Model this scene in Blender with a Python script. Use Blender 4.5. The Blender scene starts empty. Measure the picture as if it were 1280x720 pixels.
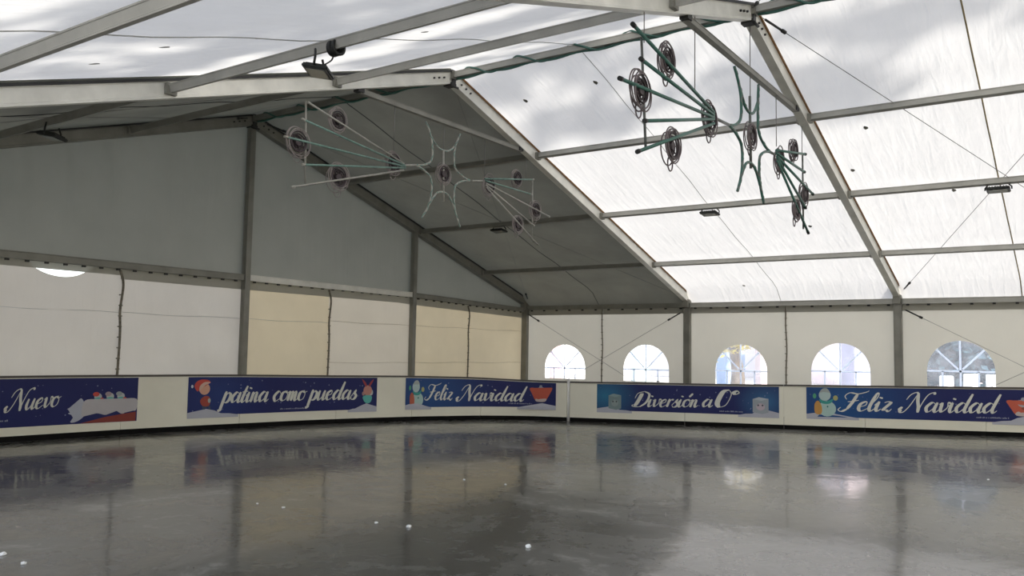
import bpy, bmesh, math, random
from mathutils import Vector, Matrix
random.seed(7)
PI = math.pi
col = bpy.context.scene.collection
sc = bpy.context.scene

# ------------------------------------------------------------------ sizes
CZ = 1.42
ZE = 2.8601          # eave level of the rafter centre line
RISE = 3.0425
W = 9.8474           # half width of the tent
T1, T2, T3 = .2606, .5172, .7783
YB = -20.0           # back end of the tent

def roof_z(x):
    return ZE - RISE / W * x if x > -W else ZE + RISE / W * (x + 2 * W)

# ------------------------------------------------------------------ materials
def newmat(name):
    m = bpy.data.materials.new(name); m.use_nodes = True
    nt = m.node_tree; nt.nodes.clear()
    out = nt.nodes.new('ShaderNodeOutputMaterial')
    return m, nt, out

def noise(nt, scale=(1, 1, 1), s=5., detail=4, rough=.55, coord='Object', dist=0):
    tc = nt.nodes.new('ShaderNodeTexCoord'); mp = nt.nodes.new('ShaderNodeMapping')
    mp.inputs['Scale'].default_value = scale
    n = nt.nodes.new('ShaderNodeTexNoise')
    n.inputs['Scale'].default_value = s; n.inputs['Detail'].default_value = detail
    n.inputs['Roughness'].default_value = rough; n.inputs['Distortion'].default_value = dist
    nt.links.new(tc.outputs[coord], mp.inputs['Vector']); nt.links.new(mp.outputs[0], n.inputs['Vector'])
    return n

def ramp(nt, src, stops):
    r = nt.nodes.new('ShaderNodeValToRGB')
    e = r.color_ramp.elements
    e[0].position, e[0].color = stops[0][0], (*stops[0][1], 1)
    e[1].position, e[1].color = stops[-1][0], (*stops[-1][1], 1)
    for p, c in stops[1:-1]:
        q = e.new(p); q.color = (*c, 1)
    nt.links.new(src, r.inputs[0])
    return r

def bump(nt, src, strength=.2, dist=.02):
    b = nt.nodes.new('ShaderNodeBump'); b.inputs['Strength'].default_value = strength
    b.inputs['Distance'].default_value = dist
    nt.links.new(src, b.inputs['Height'])
    return b

def principled(name, c, rough=.5, metal=0., var=.12, vscale=(1, 1, 1), vs=4., bstr=.0, spec=.5, bscale=None):
    m, nt, out = newmat(name)
    p = nt.nodes.new('ShaderNodeBsdfPrincipled')
    p.inputs['Roughness'].default_value = rough; p.inputs['Metallic'].default_value = metal
    p.inputs['Specular IOR Level'].default_value = spec
    n = noise(nt, vscale, vs)
    lo = tuple(x * (1 - var) for x in c); hi = tuple(min(1, x * (1 + var)) for x in c)
    r = ramp(nt, n.outputs['Fac'], [(.3, lo), (.7, hi)])
    nt.links.new(r.outputs[0], p.inputs['Base Color'])
    if bstr:
        b = bump(nt, n.outputs['Fac'], bstr); nt.links.new(b.outputs[0], p.inputs['Normal'])
    nt.links.new(p.outputs[0], out.inputs[0])
    return m

def fabric(name, refl, trans, wr=(1, 1, 1), ws=3., bstr=.35, bdist=.05, var=.06, vs=1.2):
    """tarpaulin: diffuse reflection plus diffuse light coming through"""
    m, nt, out = newmat(name)
    d = nt.nodes.new('ShaderNodeBsdfDiffuse'); t = nt.nodes.new('ShaderNodeBsdfTranslucent')
    a = nt.nodes.new('ShaderNodeAddShader')
    n = noise(nt, (1, 1, 1), vs, 5)
    for c, s in ((refl, d), (trans, t)):
        r = ramp(nt, n.outputs['Fac'], [(.25, tuple(x * (1 - var) for x in c)), (.75, tuple(x * (1 + var) for x in c))])
        nt.links.new(r.outputs[0], s.inputs['Color'])
    w = noise(nt, wr, ws, 3, .5, dist=.4)
    b = bump(nt, w.outputs['Fac'], bstr, bdist)
    nt.links.new(b.outputs[0], d.inputs['Normal']); nt.links.new(b.outputs[0], t.inputs['Normal'])
    nt.links.new(d.outputs[0], a.inputs[0]); nt.links.new(t.outputs[0], a.inputs[1])
    nt.links.new(a.outputs[0], out.inputs[0])
    return m

M = {}
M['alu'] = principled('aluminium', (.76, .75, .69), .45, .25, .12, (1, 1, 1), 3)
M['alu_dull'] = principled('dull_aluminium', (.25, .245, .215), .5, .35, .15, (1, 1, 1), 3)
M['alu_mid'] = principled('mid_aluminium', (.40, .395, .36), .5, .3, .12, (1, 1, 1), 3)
M['steel_dark'] = principled('dark_steel', (.05, .05, .05), .5, .6)
M['keder'] = principled('brown_keder', (.22, .11, .04), .8, 0, .3, (4, 4, 4), 3)
M['roof'] = fabric('roof_fabric', (.60, .60, .60), (.255, .249, .240), (.5, 3, .5), 2.6, .38, .05, .04)
M['roof_dark'] = fabric('blackout_roof_fabric', (.33, .315, .27), (.011, .012, .011), (1, 1, 1), 1.5, .4, .06, .12)
M['gable_dark'] = fabric('grey_gable_fabric', (.44, .44, .40), (.016, .019, .018), (1.6, 1, .25), 1.3, .5, .08, .05)
M['wall'] = fabric('white_wall_fabric', (.52, .50, .44), (.155, .15, .13), (2, 2, .4), 2.5, .25, .04, .03)
M['wall_grey'] = fabric('greyish_wall_fabric', (.54, .51, .455), (.165, .150, .13), (2, 2, .4), 2.0, .5, .05, .04)
M['wall_yellow'] = fabric('yellowed_wall_fabric', (.55, .49, .37), (.185, .152, .10), (2, 2, .4), 2.5, .3, .04, .05)
M['wall_cream'] = fabric('cream_wall_fabric', (.55, .50, .41), (.18, .158, .125), (2, 2, .4), 2.5, .3, .04, .04)
M['band'] = fabric('wall_top_band', (.40, .39, .34), (.06, .06, .05), (2, 2, .4), 2.5, .3, .04, .05)
M['seam'] = principled('seam_webbing', (.20, .18, .14), .9, 0, .3, (1, 1, 6), 4)
M['seam_tan'] = principled('tan_rope', (.35, .28, .16), .9, 0, .3, (1, 1, 6), 4)
M['seam_pale'] = principled('welded_seam', (.45, .45, .43), .8, 0, .1)
M['cable'] = principled('steel_cable', (.22, .21, .20), .5, .4)
M['board'] = principled('white_board', (.76, .74, .63), .35, 0, .05, (1, 1, 1), 1.2)
M['rail'] = principled('brown_rail', (.055, .045, .04), .4, 0, .2)
M['kick'] = principled('black_kickplate', (.010, .010, .010), .9, 0, .2, spec=.05)
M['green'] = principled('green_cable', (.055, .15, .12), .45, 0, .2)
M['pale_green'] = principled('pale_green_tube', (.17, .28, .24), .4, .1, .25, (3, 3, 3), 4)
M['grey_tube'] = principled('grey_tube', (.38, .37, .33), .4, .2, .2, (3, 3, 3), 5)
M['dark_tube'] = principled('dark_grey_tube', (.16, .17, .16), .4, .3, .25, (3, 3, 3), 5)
M['wire_dark'] = principled('greyish_wire', (.15, .12, .125), .5, 0, .1)
M['wire'] = principled('white_wire', (.30, .26, .25), .5, 0, .1)
M['dark_wire'] = principled('dark_wheel', (.06, .045, .05), .6, .2, .3, (9, 9, 9), 5)
M['black'] = principled('black_metal', (.02, .022, .02), .45, .3)
M['lens'] = principled('lamp_glass', (.16, .17, .16), .15, 0, .05)
M['chip'] = principled('ice_chip', (.75, .77, .78), .3, 0, .1)
M['paving'] = principled('paving', (.62, .60, .57), .8, 0, .12, (1, 1, 1), .8)
M['under'] = principled('dark_decking', (.06, .055, .05), .8, 0, .2)
M['bark'] = principled('bark', (.12, .09, .06), .9, 0, .3, (1, 1, .2), 6)
M['leaf'] = principled('green_leaves', (.035, .08, .03), .6, 0, .4, (1, 1, 1), 2)
M['leaf_y'] = principled('yellow_leaves', (.62, .52, .10), .6, 0, .3, (1, 1, 1), 2)
M['leaf_b'] = principled('blue_green_leaves', (.035, .085, .11), .6, 0, .4, (1, 1, 1), 2)
M['white'] = principled('white_plaster', (.85, .85, .85), .8, 0, .05)
M['pink'] = principled('pink_render', (.72, .60, .62), .8, 0, .08)
M['blue_wall'] = principled('blue_cloth', (.26, .38, .60), .7, 0, .15, (1, 1, 1), 1.5)
M['cyan'] = principled('cyan_panel', (.60, .76, .78), .5, 0, .08)
M['red'] = principled('red_panel', (.70, .36, .36), .5, 0, .1)
M['lav'] = principled('grey_violet_cloth', (.36, .36, .50), .7, 0, .12, (1, 1, .3), 3)
M['glass_dark'] = principled('dark_pane', (.10, .13, .17), .15, 0, .1)
M['muntin'] = fabric('white_vinyl_bar', (.62, .66, .72), (.42, .44, .47), bstr=.05)

# clear vinyl of the arched windows
m, nt, out = newmat('clear_vinyl')
tr = nt.nodes.new('ShaderNodeBsdfTransparent'); tr.inputs[0].default_value = (.97, .98, 1, 1)
tl = nt.nodes.new('ShaderNodeBsdfTranslucent'); tl.inputs[0].default_value = (.85, .88, .95, 1)
gl = nt.nodes.new('ShaderNodeBsdfGlossy'); gl.inputs['Roughness'].default_value = .12
m1 = nt.nodes.new('ShaderNodeMixShader'); m2 = nt.nodes.new('ShaderNodeMixShader')
n = noise(nt, (1, 1, 1), 3., 3)
r = ramp(nt, n.outputs['Fac'], [(.3, (.14,) * 3), (.75, (.34,) * 3)])
nt.links.new(r.outputs[0], m1.inputs[0])
nt.links.new(tr.outputs[0], m1.inputs[1]); nt.links.new(tl.outputs[0], m1.inputs[2])
m2.inputs[0].default_value = .06
nt.links.new(m1.outputs[0], m2.inputs[1]); nt.links.new(gl.outputs[0], m2.inputs[2])
nt.links.new(m2.outputs[0], out.inputs[0]); M['vinyl'] = m

# ice
m, nt, out = newmat('wet_ice')
p = nt.nodes.new('ShaderNodeBsdfPrincipled')
a = noise(nt, (1, 1, 1), .9, 8, .62, dist=.8)
b_ = noise(nt, (1, 1, 1), 5.5, 6, .7, dist=1.2)
mx = nt.nodes.new('ShaderNodeMath'); mx.operation = 'MULTIPLY_ADD'; mx.inputs[1].default_value = .45
nt.links.new(b_.outputs['Fac'], mx.inputs[0]); nt.links.new(a.outputs['Fac'], mx.inputs[2])
r = ramp(nt, mx.outputs[0], [(.52, (.040, .040, .037)), (.68, (.066, .066, .062)), (.82, (.105, .104, .099)), (.95, (.24, .24, .23))])
nt.links.new(r.outputs[0], p.inputs['Base Color'])
r2 = ramp(nt, mx.outputs[0], [(.5, (.16,) * 3), (.85, (.34,) * 3)])
nt.links.new(r2.outputs[0], p.inputs['Roughness'])
p.inputs['IOR'].default_value = 1.33
p.inputs['Coat Weight'].default_value = .55; p.inputs['Coat IOR'].default_value = 1.36; p.inputs['Coat Roughness'].default_value = .075
c_ = noise(nt, (1, 1, 1), 2.2, 3, .55, dist=.5)
bp = bump(nt, c_.outputs['Fac'], .12, .02)
nt.links.new(bp.outputs[0], p.inputs['Normal'])
c2 = noise(nt, (1, 1, 1), 1.1, 4, .6, dist=.8); bp2 = bump(nt, c2.outputs['Fac'], .22, .02); nt.links.new(bp2.outputs[0], p.inputs['Coat Normal'])
nt.links.new(p.outputs[0], out.inputs[0]); M['ice'] = m

# printed banner: colours carried by a colour attribute
m, nt, out = newmat('banner_print')
p = nt.nodes.new('ShaderNodeBsdfPrincipled'); p.inputs['Roughness'].default_value = .45
p.inputs['Specular IOR Level'].default_value = .3
at = nt.nodes.new('ShaderNodeVertexColor'); at.layer_name = 'Col'
nt.links.new(at.outputs[0], p.inputs['Base Color']); nt.links.new(p.outputs[0], out.inputs[0]); M['print'] = m

_flat = {}
def flat(c):
    k = tuple(round(x, 3) for x in c)
    if k not in _flat:
        _flat[k] = principled('ink', k, .55, 0, .04)
    return _flat[k]

# ------------------------------------------------------------------ mesh helpers
def box(bm, c, s, M4=None):
    r = bmesh.ops.create_cube(bm, size=1)
    for v in r['verts']:
        v.co = Vector((v.co.x * s[0], v.co.y * s[1], v.co.z * s[2]))
        if M4: v.co = M4 @ v.co
        v.co += Vector(c)
    return r['verts']

def beam(bm, a, b, w, h, up=Vector((0, 0, 1))):
    """rectangular bar with small lips from a to b; w sideways, h along up"""
    a = Vector(a); b = Vector(b); d = (b - a).normalized()
    s = d.cross(up).normalized(); u = s.cross(d).normalized()
    prof = [(-.5, -.5), (.5, -.5), (.5, -.38), (.42, -.34), (.42, .34), (.5, .38), (.5, .5), (-.5, .5), (-.5, .38), (-.42, .34), (-.42, -.34), (-.5, -.38)]
    rings = []
    for q in (a, b):
        rings.append([bm.verts.new(q + s * x * w + u * y * h) for x, y in prof])
    n = len(prof)
    for i in range(n):
        bm.faces.new((rings[0][i], rings[0][(i + 1) % n], rings[1][(i + 1) % n], rings[1][i]))
    bm.faces.new(rings[0][::-1]); bm.faces.new(rings[1])

def tube(bm, pts, r, n=8, closed=False):
    pts = [Vector(p) for p in pts]
    N = len(pts); rings = []
    prev = None
    for i, q in enumerate(pts):
        if closed: t = (pts[(i + 1) % N] - pts[i - 1]).normalized()
        else: t = (pts[min(i + 1, N - 1)] - pts[max(i - 1, 0)]).normalized()
        if prev is None:
            up = Vector((0, 0, 1)) if abs(t.z) < .9 else Vector((1, 0, 0))
            s = t.cross(up).normalized()
        else:
            s = (prev - t * prev.dot(t)).normalized()
        prev = s; u = s.cross(t)
        rr = r[i] if isinstance(r, (list, tuple)) else r
        rings.append([bm.verts.new(q + (s * math.cos(2 * PI * k / n) + u * math.sin(2 * PI * k / n)) * rr) for k in range(n)])
    m_ = N if closed else N - 1
    for i in range(m_):
        A = rings[i]; B = rings[(i + 1) % N]
        for k in range(n):
            f = bm.faces.new((A[k], A[(k + 1) % n], B[(k + 1) % n], B[k])); f.smooth = True
    if not closed:
        bm.faces.new(rings[0][::-1]); bm.faces.new(rings[-1])

def crom(P, n=8, closed=False):
    P = [Vector(p) for p in P]; out_ = []; N = len(P)
    for i in range(N if closed else N - 1):
        if closed: a, b, c, d = P[i - 1], P[i], P[(i + 1) % N], P[(i + 2) % N]
        else: a, b, c, d = P[max(i - 1, 0)], P[i], P[i + 1], P[min(i + 2, N - 1)]
        for k in range(n):
            t = k / n
            out_.append(.5 * ((2 * b) + (c - a) * t + (2 * a - 5 * b + 4 * c - d) * t * t + (3 * b - 3 * c + d - a) * t ** 3))
    if not closed: out_.append(P[-1])
    return out_

def obj(name, bm, mat, parent=None, origin=None):
    me = bpy.data.meshes.new(name)
    bmesh.ops.recalc_face_normals(bm, faces=bm.faces)
    if origin is not None:
        bmesh.ops.translate(bm, verts=bm.verts, vec=-Vector(origin))
    bm.to_mesh(me); bm.free()
    o = bpy.data.objects.new(name, me); col.objects.link(o)
    if mat is not None: me.materials.append(mat)
    if origin is not None: o.location = origin
    if parent is not None:
        o.parent = parent
        wl = Vector(); q = parent
        while q is not None: wl += q.location; q = q.parent
        o.location = -wl
    return o

def empty(name, loc):
    o = bpy.data.objects.new(name, None); col.objects.link(o); o.location = loc; o.empty_display_size = .2
    return o

def tag(o, label=None, cat=None, group=None, kind=None):
    if label: o['label'] = label
    if cat: o['category'] = cat
    if group: o['group'] = group
    if kind: o['kind'] = kind
    return o

def struct(name, bm, mat, label=None, parent=None):
    o = obj(name, bm, mat, parent)
    if parent is None: o['kind'] = 'structure'
    if label: o['label'] = label
    return o

# ------------------------------------------------------------------ rink barrier path
PATH = [(-19, -.45, .954), (-17, -.5, .954), (-14.5, -.68, .954), (-13.5, -.74, .955), (-12.4, -.85, .95), (-11, -1.1, .945),
        (-9.2, -1.5, .92), (-7.6, -2.1, .908), (-6.7, -2.58, .893), (-6.1, -3.0, .875), (-5.5, -3.7, .84), (-5.12, -4.6, .83),
        (-4.6, -5.92, .843), (-4.05, -7.35, .852), (-3.52, -8.8, .875), (-2.95, -10.2, .893), (-1.95, -12.5, .922), (-1.2, -14.3, .94)]
SP = crom(PATH, 20)
SL = [0.]
for i in range(1, len(SP)): SL.append(SL[-1] + (SP[i].xy - SP[i - 1].xy).length)
def bar(s, off=0.):
    """point on the barrier face at arc length s; off is towards the ice. returns (x, y, top)"""
    s = max(0., min(SL[-1] - 1e-6, s))
    lo, hi = 0, len(SL) - 1
    while hi - lo > 1:
        mid = (lo + hi) // 2
        if SL[mid] <= s: lo = mid
        else: hi = mid
    t = (s - SL[lo]) / (SL[hi] - SL[lo])
    q = SP[lo].lerp(SP[hi], t)
    i0, i1 = max(lo - 3, 0), min(hi + 3, len(SP) - 1)
    d = (SP[i1].xy - SP[i0].xy).normalized()
    nx, ny = d.y, -d.x          # towards the ice (camera side)
    return q.x + nx * off, q.y + ny * off, q.z

# ------------------------------------------------------------------ floor
bm = bmesh.new()
pts = [bar(SL[-1] * i / 80) for i in range(81)]
pl = [(x, y) for x, y, _ in pts] + [(-1.2, YB + .8), (-21.6, YB + .8), (-21.6, -.45)]
vs = [bm.verts.new((x, y, 0)) for x, y in pl]
bm.faces.new(vs)
bmesh.ops.triangulate(bm, faces=bm.faces)
struct('floor', bm, M['ice'], 'wet dark grey ice of the skating rink')
bm = bmesh.new(); box(bm, (-W, YB / 2, -.06), (2 * W + 2.5, -YB + 1, .08))
struct('floor', bm, M['under'], 'dark decking under and around the ice')
bm = bmesh.new()
box(bm, (0, 0, -.2), (220, 220, .1))
struct('ground', bm, M['paving'], 'pale paving outside the tent')

# ------------------------------------------------------------------ roof fabric
def grid_sheet(bm, f, nu, nv):
    V = [[bm.verts.new(f(i / nu, j / nv)) for j in range(nv + 1)] for i in range(nu + 1)]
    for i in range(nu):
        for j in range(nv):
            fc = bm.faces.new((V[i][j], V[i + 1][j], V[i + 1][j + 1], V[i][j + 1])); fc.smooth = True

frames_y = [0, -5, -10, -15, -20]
side_word = {1: 'right', -1: 'left'}
bay_word = ['between the end wall and the first rafters', 'between the first and second rafters', 'between the second and third rafters', 'above and behind the viewer']
bay_short = ['in the dark end bay', 'in the first bright bay', 'in the second bright bay', 'in the last bay']
ceil = {}
for b in range(4):
    for sgn in (1, -1):
        y0 = frames_y[b]; bm = bmesh.new()
        def f(u, v):
            y = y0 - 5 * v + (.32 if b == 0 and v == 0 else 0)
            x = -W + sgn * W * u + (sgn * .12 * (u > .99))
            sag = -.035 * math.sin(PI * v) * (1 + .4 * math.sin(u * 4 * PI + b)) + .012 * math.sin(u * 37 + v * 9) * math.sin(PI * v)
            return (x, y, roof_z(-W + abs(x + W)) + .16 + sag - .25 * max(0, (u - .965) / .035))
        grid_sheet(bm, f, 32, 16)
        o = struct('ceiling', bm, M['roof_dark'] if b == 0 else M['roof'],
               ('dark blackout fabric' if b == 0 else 'white translucent fabric') + ' of the %s roof slope %s' % (side_word[sgn], bay_word[b]))
        ceil[(b, sgn)] = o
        # mid-bay seam
        bm = bmesh.new()
        v = .478; pts_ = []
        for k in range(33):
            q = f(k / 32, v); pts_.append((q[0], q[1], q[2] - .008))
        tube(bm, pts_, .011 if b == 2 and sgn == 1 else (.006), 6)
        obj('seam', bm, M['seam_tan'] if b == 2 and sgn == 1 else M['seam_pale'] if b else M['steel_dark'], o)

# small dark patches on the roof fabric
def patch(b, sgn, x, y, w=.05, h=.035):
    bm = bmesh.new()
    v = [bm.verts.new((x + w * math.cos(a) * (1 + .2 * math.sin(3 * a)), y + h * math.sin(a), 0)) for a in [k * PI / 6 for k in range(12)]]
    for q in v:
        q.co.z = roof_z(q.co.x) + .16 - .06
    bm.faces.new(v)
    obj('patch', bm, M['alu_dull'], ceil[(b, sgn)])
for x, y in ((-8.77, -5.78), (-7.04, -5.24), (-.49, -6.66), (-3.39, -9.02), (-8.9, -7.2)): patch(1, 1, x, y)
for x, y in ((-6.63, -10.76), (-5.38, -10.28), (-4.37, -11.7)): patch(2, 1, x, y)
for x, y in ((-16.26, -7.01), (-16.44, -6.21), (-13.85, -7.9)): patch(1, -1, x, y)

# ------------------------------------------------------------------ side walls
WIN = [(-1.30, 1.65, 1), (-3.80, 1.67, 2), (-6.37, 1.70, 3), (-8.73, 1.75, 4), (-11.21, 1.82, 5), (-13.7, 1.82, 6)]
WX = .09
WR = .655
def arch(yc, top, bot=.70, n=24):
    sp = top - WR
    p = [(yc - WR, bot), (yc + WR, bot)]
    for k in range(n + 1):
        a = PI * k / n
        p.append((yc + WR * math.cos(a), sp + WR * math.sin(a)))
    return p

def wall_with_arch(y1, y0, yc, top, x, ztop=None):
    """panel from y0 to y1 with an arched hole"""
    bm = bmesh.new(); zt = ztop or roof_z(0) - .08
    hole = arch(yc, top)
    outer = [(y0, -.1), (y1, -.1), (y1, zt), (y0, zt)]
    ov = [bm.verts.new((x, y, z)) for y, z in outer]; hv = [bm.verts.new((x, y, z)) for y, z in hole]
    es = []
    for L in (ov, hv):
        for i in range(len(L)): es.append(bm.edges.new((L[i], L[(i + 1) % len(L)])))
    bmesh.ops.triangle_fill(bm, edges=es, use_beauty=True)
    # drop faces inside the hole
    for fc in list(bm.faces):
        c = fc.calc_center_median()
        if abs(c.y - yc) < WR and c.z > .70:
            if c.z < top - WR or (c.y - yc) ** 2 + (c.z - top + WR) ** 2 < (WR * .995) ** 2: bm.faces.remove(fc)
    return bm

order = ['first', 'second', 'third', 'fourth', 'fifth', 'sixth']
for i, (yc, top, n_) in enumerate(WIN):
    y1 = -2.5 * i; y0 = y1 - 2.5
    w = struct('wall_right', wall_with_arch(y1, y0, yc, top, WX), M['wall'],
               'pale beige side wall panel with the %s arched window from the far corner' % order[i])
    # darker double band under the eave
    bm = bmesh.new(); box(bm, (WX - .02, (y0 + y1) / 2, ZE - .30), (.006, 2.46, .15)); obj('top_band', bm, M['band'], w)
    # hooks under the eave beam
    bm = bmesh.new()
    for k in range(6): box(bm, (WX - .05, y1 - .2 - k * .42, ZE - .245), (.03, .06, .035))
    obj('hooks', bm, M['steel_dark'], w)
    # window
    wn = obj('window_%d' % n_, bmesh.new(), None)
    bm = bmesh.new(); vv = [bm.verts.new((WX + .004, y, z)) for y, z in arch(yc, top)]; bm.faces.new(vv)
    bpy.data.objects.remove(wn)
    wn = struct('window_%d' % n_, bm, M['vinyl'], '%s arched clear window from the far corner in the side wall' % order[i])
    bm = bmesh.new(); sp = top - WR; xx = WX - .006
    def strip(a, b, w=.038):
        a = Vector((xx, *a)); b = Vector((xx, *b)); d = (b - a).normalized(); s = Vector((0, -d.z, d.y)) * w / 2
        q = [a - s, b - s, b + s, a + s]
        lo = [bm.verts.new(v) for v in q]; hi = [bm.verts.new(v + Vector((-.004, 0, 0))) for v in q]
        bm.faces.new(lo); bm.faces.new(hi[::-1])
        for k in range(4): bm.faces.new((lo[k], hi[k], hi[(k + 1) % 4], lo[(k + 1) % 4]))
    strip((yc - WR, sp), (yc + WR, sp))
    strip((yc, .7), (yc, top))
    for a in (PI / 4, 3 * PI / 4): strip((yc + .06 * math.cos(a), sp + .06 * math.sin(a)), (yc + WR * math.cos(a), sp + WR * math.sin(a)))
    for s in (-1, 1): strip((yc + s * WR * .53, .7), (yc + s * WR * .53, sp))
    obj('window_bars', bm, M['muntin'], wn)
# seams at mid bay of the side wall
for i in range(3):
    y = -2.5 - 5 * i + (.0)
    bm = bmesh.new()
    tube(bm, crom([(WX - .03, y, ZE - .2), (WX - .04, y + .008, 2.2), (WX - .03, y - .012, 1.6), (WX - .03, y + .01, 1.0), (WX - .03, y, 0)], 6), .018, 6)
    for k in range(14): box(bm, (WX - .045, y, .3 + k * .17), (.03, .055, .02))
    t = struct('trim_%d' % (i + 1), bm, M['seam'], 'laced fabric seam in the middle of the side wall bay, %s from the far corner' % order[i])
# rest of right wall and left wall, back wall
bm = bmesh.new(); grid_sheet(bm, lambda u, v: (WX, -15 - 5 * u, -.1 + (ZE + .25) * v), 4, 3)
struct('wall_right', bm, M['wall'], 'plain side wall panel beside the viewer')
for y in (0,):
    bm = bmesh.new(); grid_sheet(bm, lambda u, v: (-2 * W - WX, y - 5 * u, -.1 + (ZE + .25) * v), 4, 3)
    struct('wall_left', bm, M['wall'], 'left side wall panel of the tent')
def gable_poly(bm, y, x0, x1, zb):
    xs = [x0, x1] + ([-W] if x0 < -W < x1 else [])
    top = sorted(set(xs), reverse=True)
    v = [bm.verts.new((x0, y, zb)), bm.verts.new((x1, y, zb))] + [bm.verts.new((x, y, roof_z(x) + .12)) for x in top]
    bm.faces.new(v)
bm = bmesh.new(); gable_poly(bm, YB - .05, -2 * W, 0, -.1)
struct('wall_back', bm, M['wall'], 'end wall of the tent behind the viewer')

# ------------------------------------------------------------------ far gable wall
GY = .11
def beam_z(x):
    return 2.64 + (min(-x, 5) / 5) * .12 + (.02 if x < -5 else 0)
# upper grey triangle, by bay, as gently wrinkled sheets
for i in range(4):
    xa, xb = -4.92 * i, -4.92 * (i + 1)
    bm = bmesh.new()
    def f(u, v):
        x = xa + (xb - xa) * u
        zb = beam_z(x) - .045; zt = roof_z(x) + .19
        wr_ = 0
        if i == 2:   # loose hanging folds beside the middle post
            wr_ = .10 * math.sin(u * 46 + 2.6 * math.sin(v * 3)) * max(0, min(1, (u - .35) * 3)) * (v ** 1.2)
        if i == 3: wr_ = .03 * math.sin(u * 40) * v
        return (x, GY + wr_ + .02 * math.sin(PI * u) * math.sin(PI * v), zb + (zt - zb) * v)
    grid_sheet(bm, f, 70 if i >= 2 else 12, 14)
    struct('wall_far_upper', bm, M['gable_dark'], 'dark grey upper fabric of the end wall, %s bay from the far corner' % order[i])
# lower panels, half bays
lower = ['wall_yellow', 'wall_yellow', 'wall_cream', 'wall_yellow', 'wall_grey', 'wall_grey', 'wall_grey', 'wall_grey']
edges_x = [0, -2.62, -4.92, -7.56, -9.85, -12.38, -14.77, -17.2, -19.7]
for i in range(8):
    xa, xb = edges_x[i], edges_x[i + 1]
    bm = bmesh.new()
    def f(u, v):
        x = xa + (xb - xa) * u
        zt = beam_z(x)
        if i == 5:   # this panel has slipped off its hooks and sags
            d = max(0, 1 - ((x + 13.40) / .50) ** 2)
            zt -= .06 + .215 * d ** .7
        z = -.1 + (zt + .1) * v
        fold = .012 * math.sin(z * 9 + x)
        if i == 5: fold += -.10 * max(0, 1 - abs(x + 13.45) / .75) * max(0, (z - 1.8) / .9) * math.cos((x + 13.45) * 3)
        if i == 4: fold += .02 * math.sin((x + z * .55) * 5) * max(0, 1 - abs(x + 10.6))
        return (x, GY - .01 + fold, z)
    grid_sheet(bm, f, 48, 30)
    w = struct('wall_far', bm, M[lower[i]], 'pale lower fabric panel of the end wall, half bay number %s from the far corner' % ['one', 'two', 'three', 'four', 'five', 'six', 'seven', 'eight'][i])
    bm = bmesh.new()
    grid_sheet(bm, lambda u, v: (xa + (xb - xa) * u, GY - .035, beam_z(xa + (xb - xa) * u) - .04 - (.19 if i != 5 else .125) * v), 6, 1)
    obj('top_band', bm, M['band'], w)
    # horizontal welds
    bm = bmesh.new()
    for z in ((2.02, 1.12) if i in (0, 1, 2) else (1.98,)):
        x0_, x1_ = xa, xb
        tube(bm, [(x0_ + (x1_ - x0_) * k / 8, GY - .032 + .0, z + .01 * math.sin(k)) for k in range(9)], .0035, 5)
    obj('weld', bm, M['seam_pale'] if i in (3, 4, 5) else M['seam_tan'], w)
for j, x in enumerate((-2.62, -7.58, -12.37, -17.2)):
    bm = bmesh.new()
    zt = beam_z(x) - .08
    tube(bm, crom([(x - .03, GY - .05, zt), (x + .03, GY - .06, zt - .25), (x, GY - .05, zt - .7), (x + .02, GY - .05, zt - 1.2), (x - .02, GY - .05, 0)], 6), .02, 6)
    for k in range(12): box(bm, (x, GY - .06, .3 + k * .18), (.06, .03, .02))
    struct('trim_%d' % (j + 4), bm, M['seam'], 'laced fabric seam in the lower end wall, %s from the far corner' % order[j])

# ------------------------------------------------------------------ frame: rafters
def rafter(y, sgn, label):
    a = Vector((-W, y, ZE + RISE)); b = Vector((-W + sgn * W, y, ZE))
    d = (b - a).normalized(); up = Vector((-d.z * sgn, 0, d.x * sgn)) * 1.0
    if up.z < 0: up = -up
    root = empty('rafter', (-W + sgn * W, y, ZE))
    bm = bmesh.new(); beam(bm, a, b, .13, .21, up)
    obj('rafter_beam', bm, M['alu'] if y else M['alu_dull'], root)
    for yy in (-1, 1):       # keder welt, brown with age, where the roof cloth slides in
        if y == 0 and yy == 1: continue
        bm = bmesh.new(); beam(bm, a + up * .10 + Vector((0, yy * .075, 0)), b + up * .10 + Vector((0, yy * .075, 0)), .022, .03, up)
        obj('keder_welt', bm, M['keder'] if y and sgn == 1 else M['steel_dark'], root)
    # ridge bracket and bolts
    for k in range(3):
        c = a + d * (.24 + .13 * k)
        for yy in (-1,):
            bm = bmesh.new()
            tube(bm, [c + Vector((0, yy * .055, 0)), c + Vector((0, yy * .078, 0))], .016, 8)
            obj('bolt', bm, M['steel_dark'], root)
    tag(root, label, 'roof beam', 'sloping rafters of the tent')
    return root
fw = ['end wall frame', 'first free-standing frame', 'second free-standing frame, overhead', 'frame beside the viewer', 'rear end frame']
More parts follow.
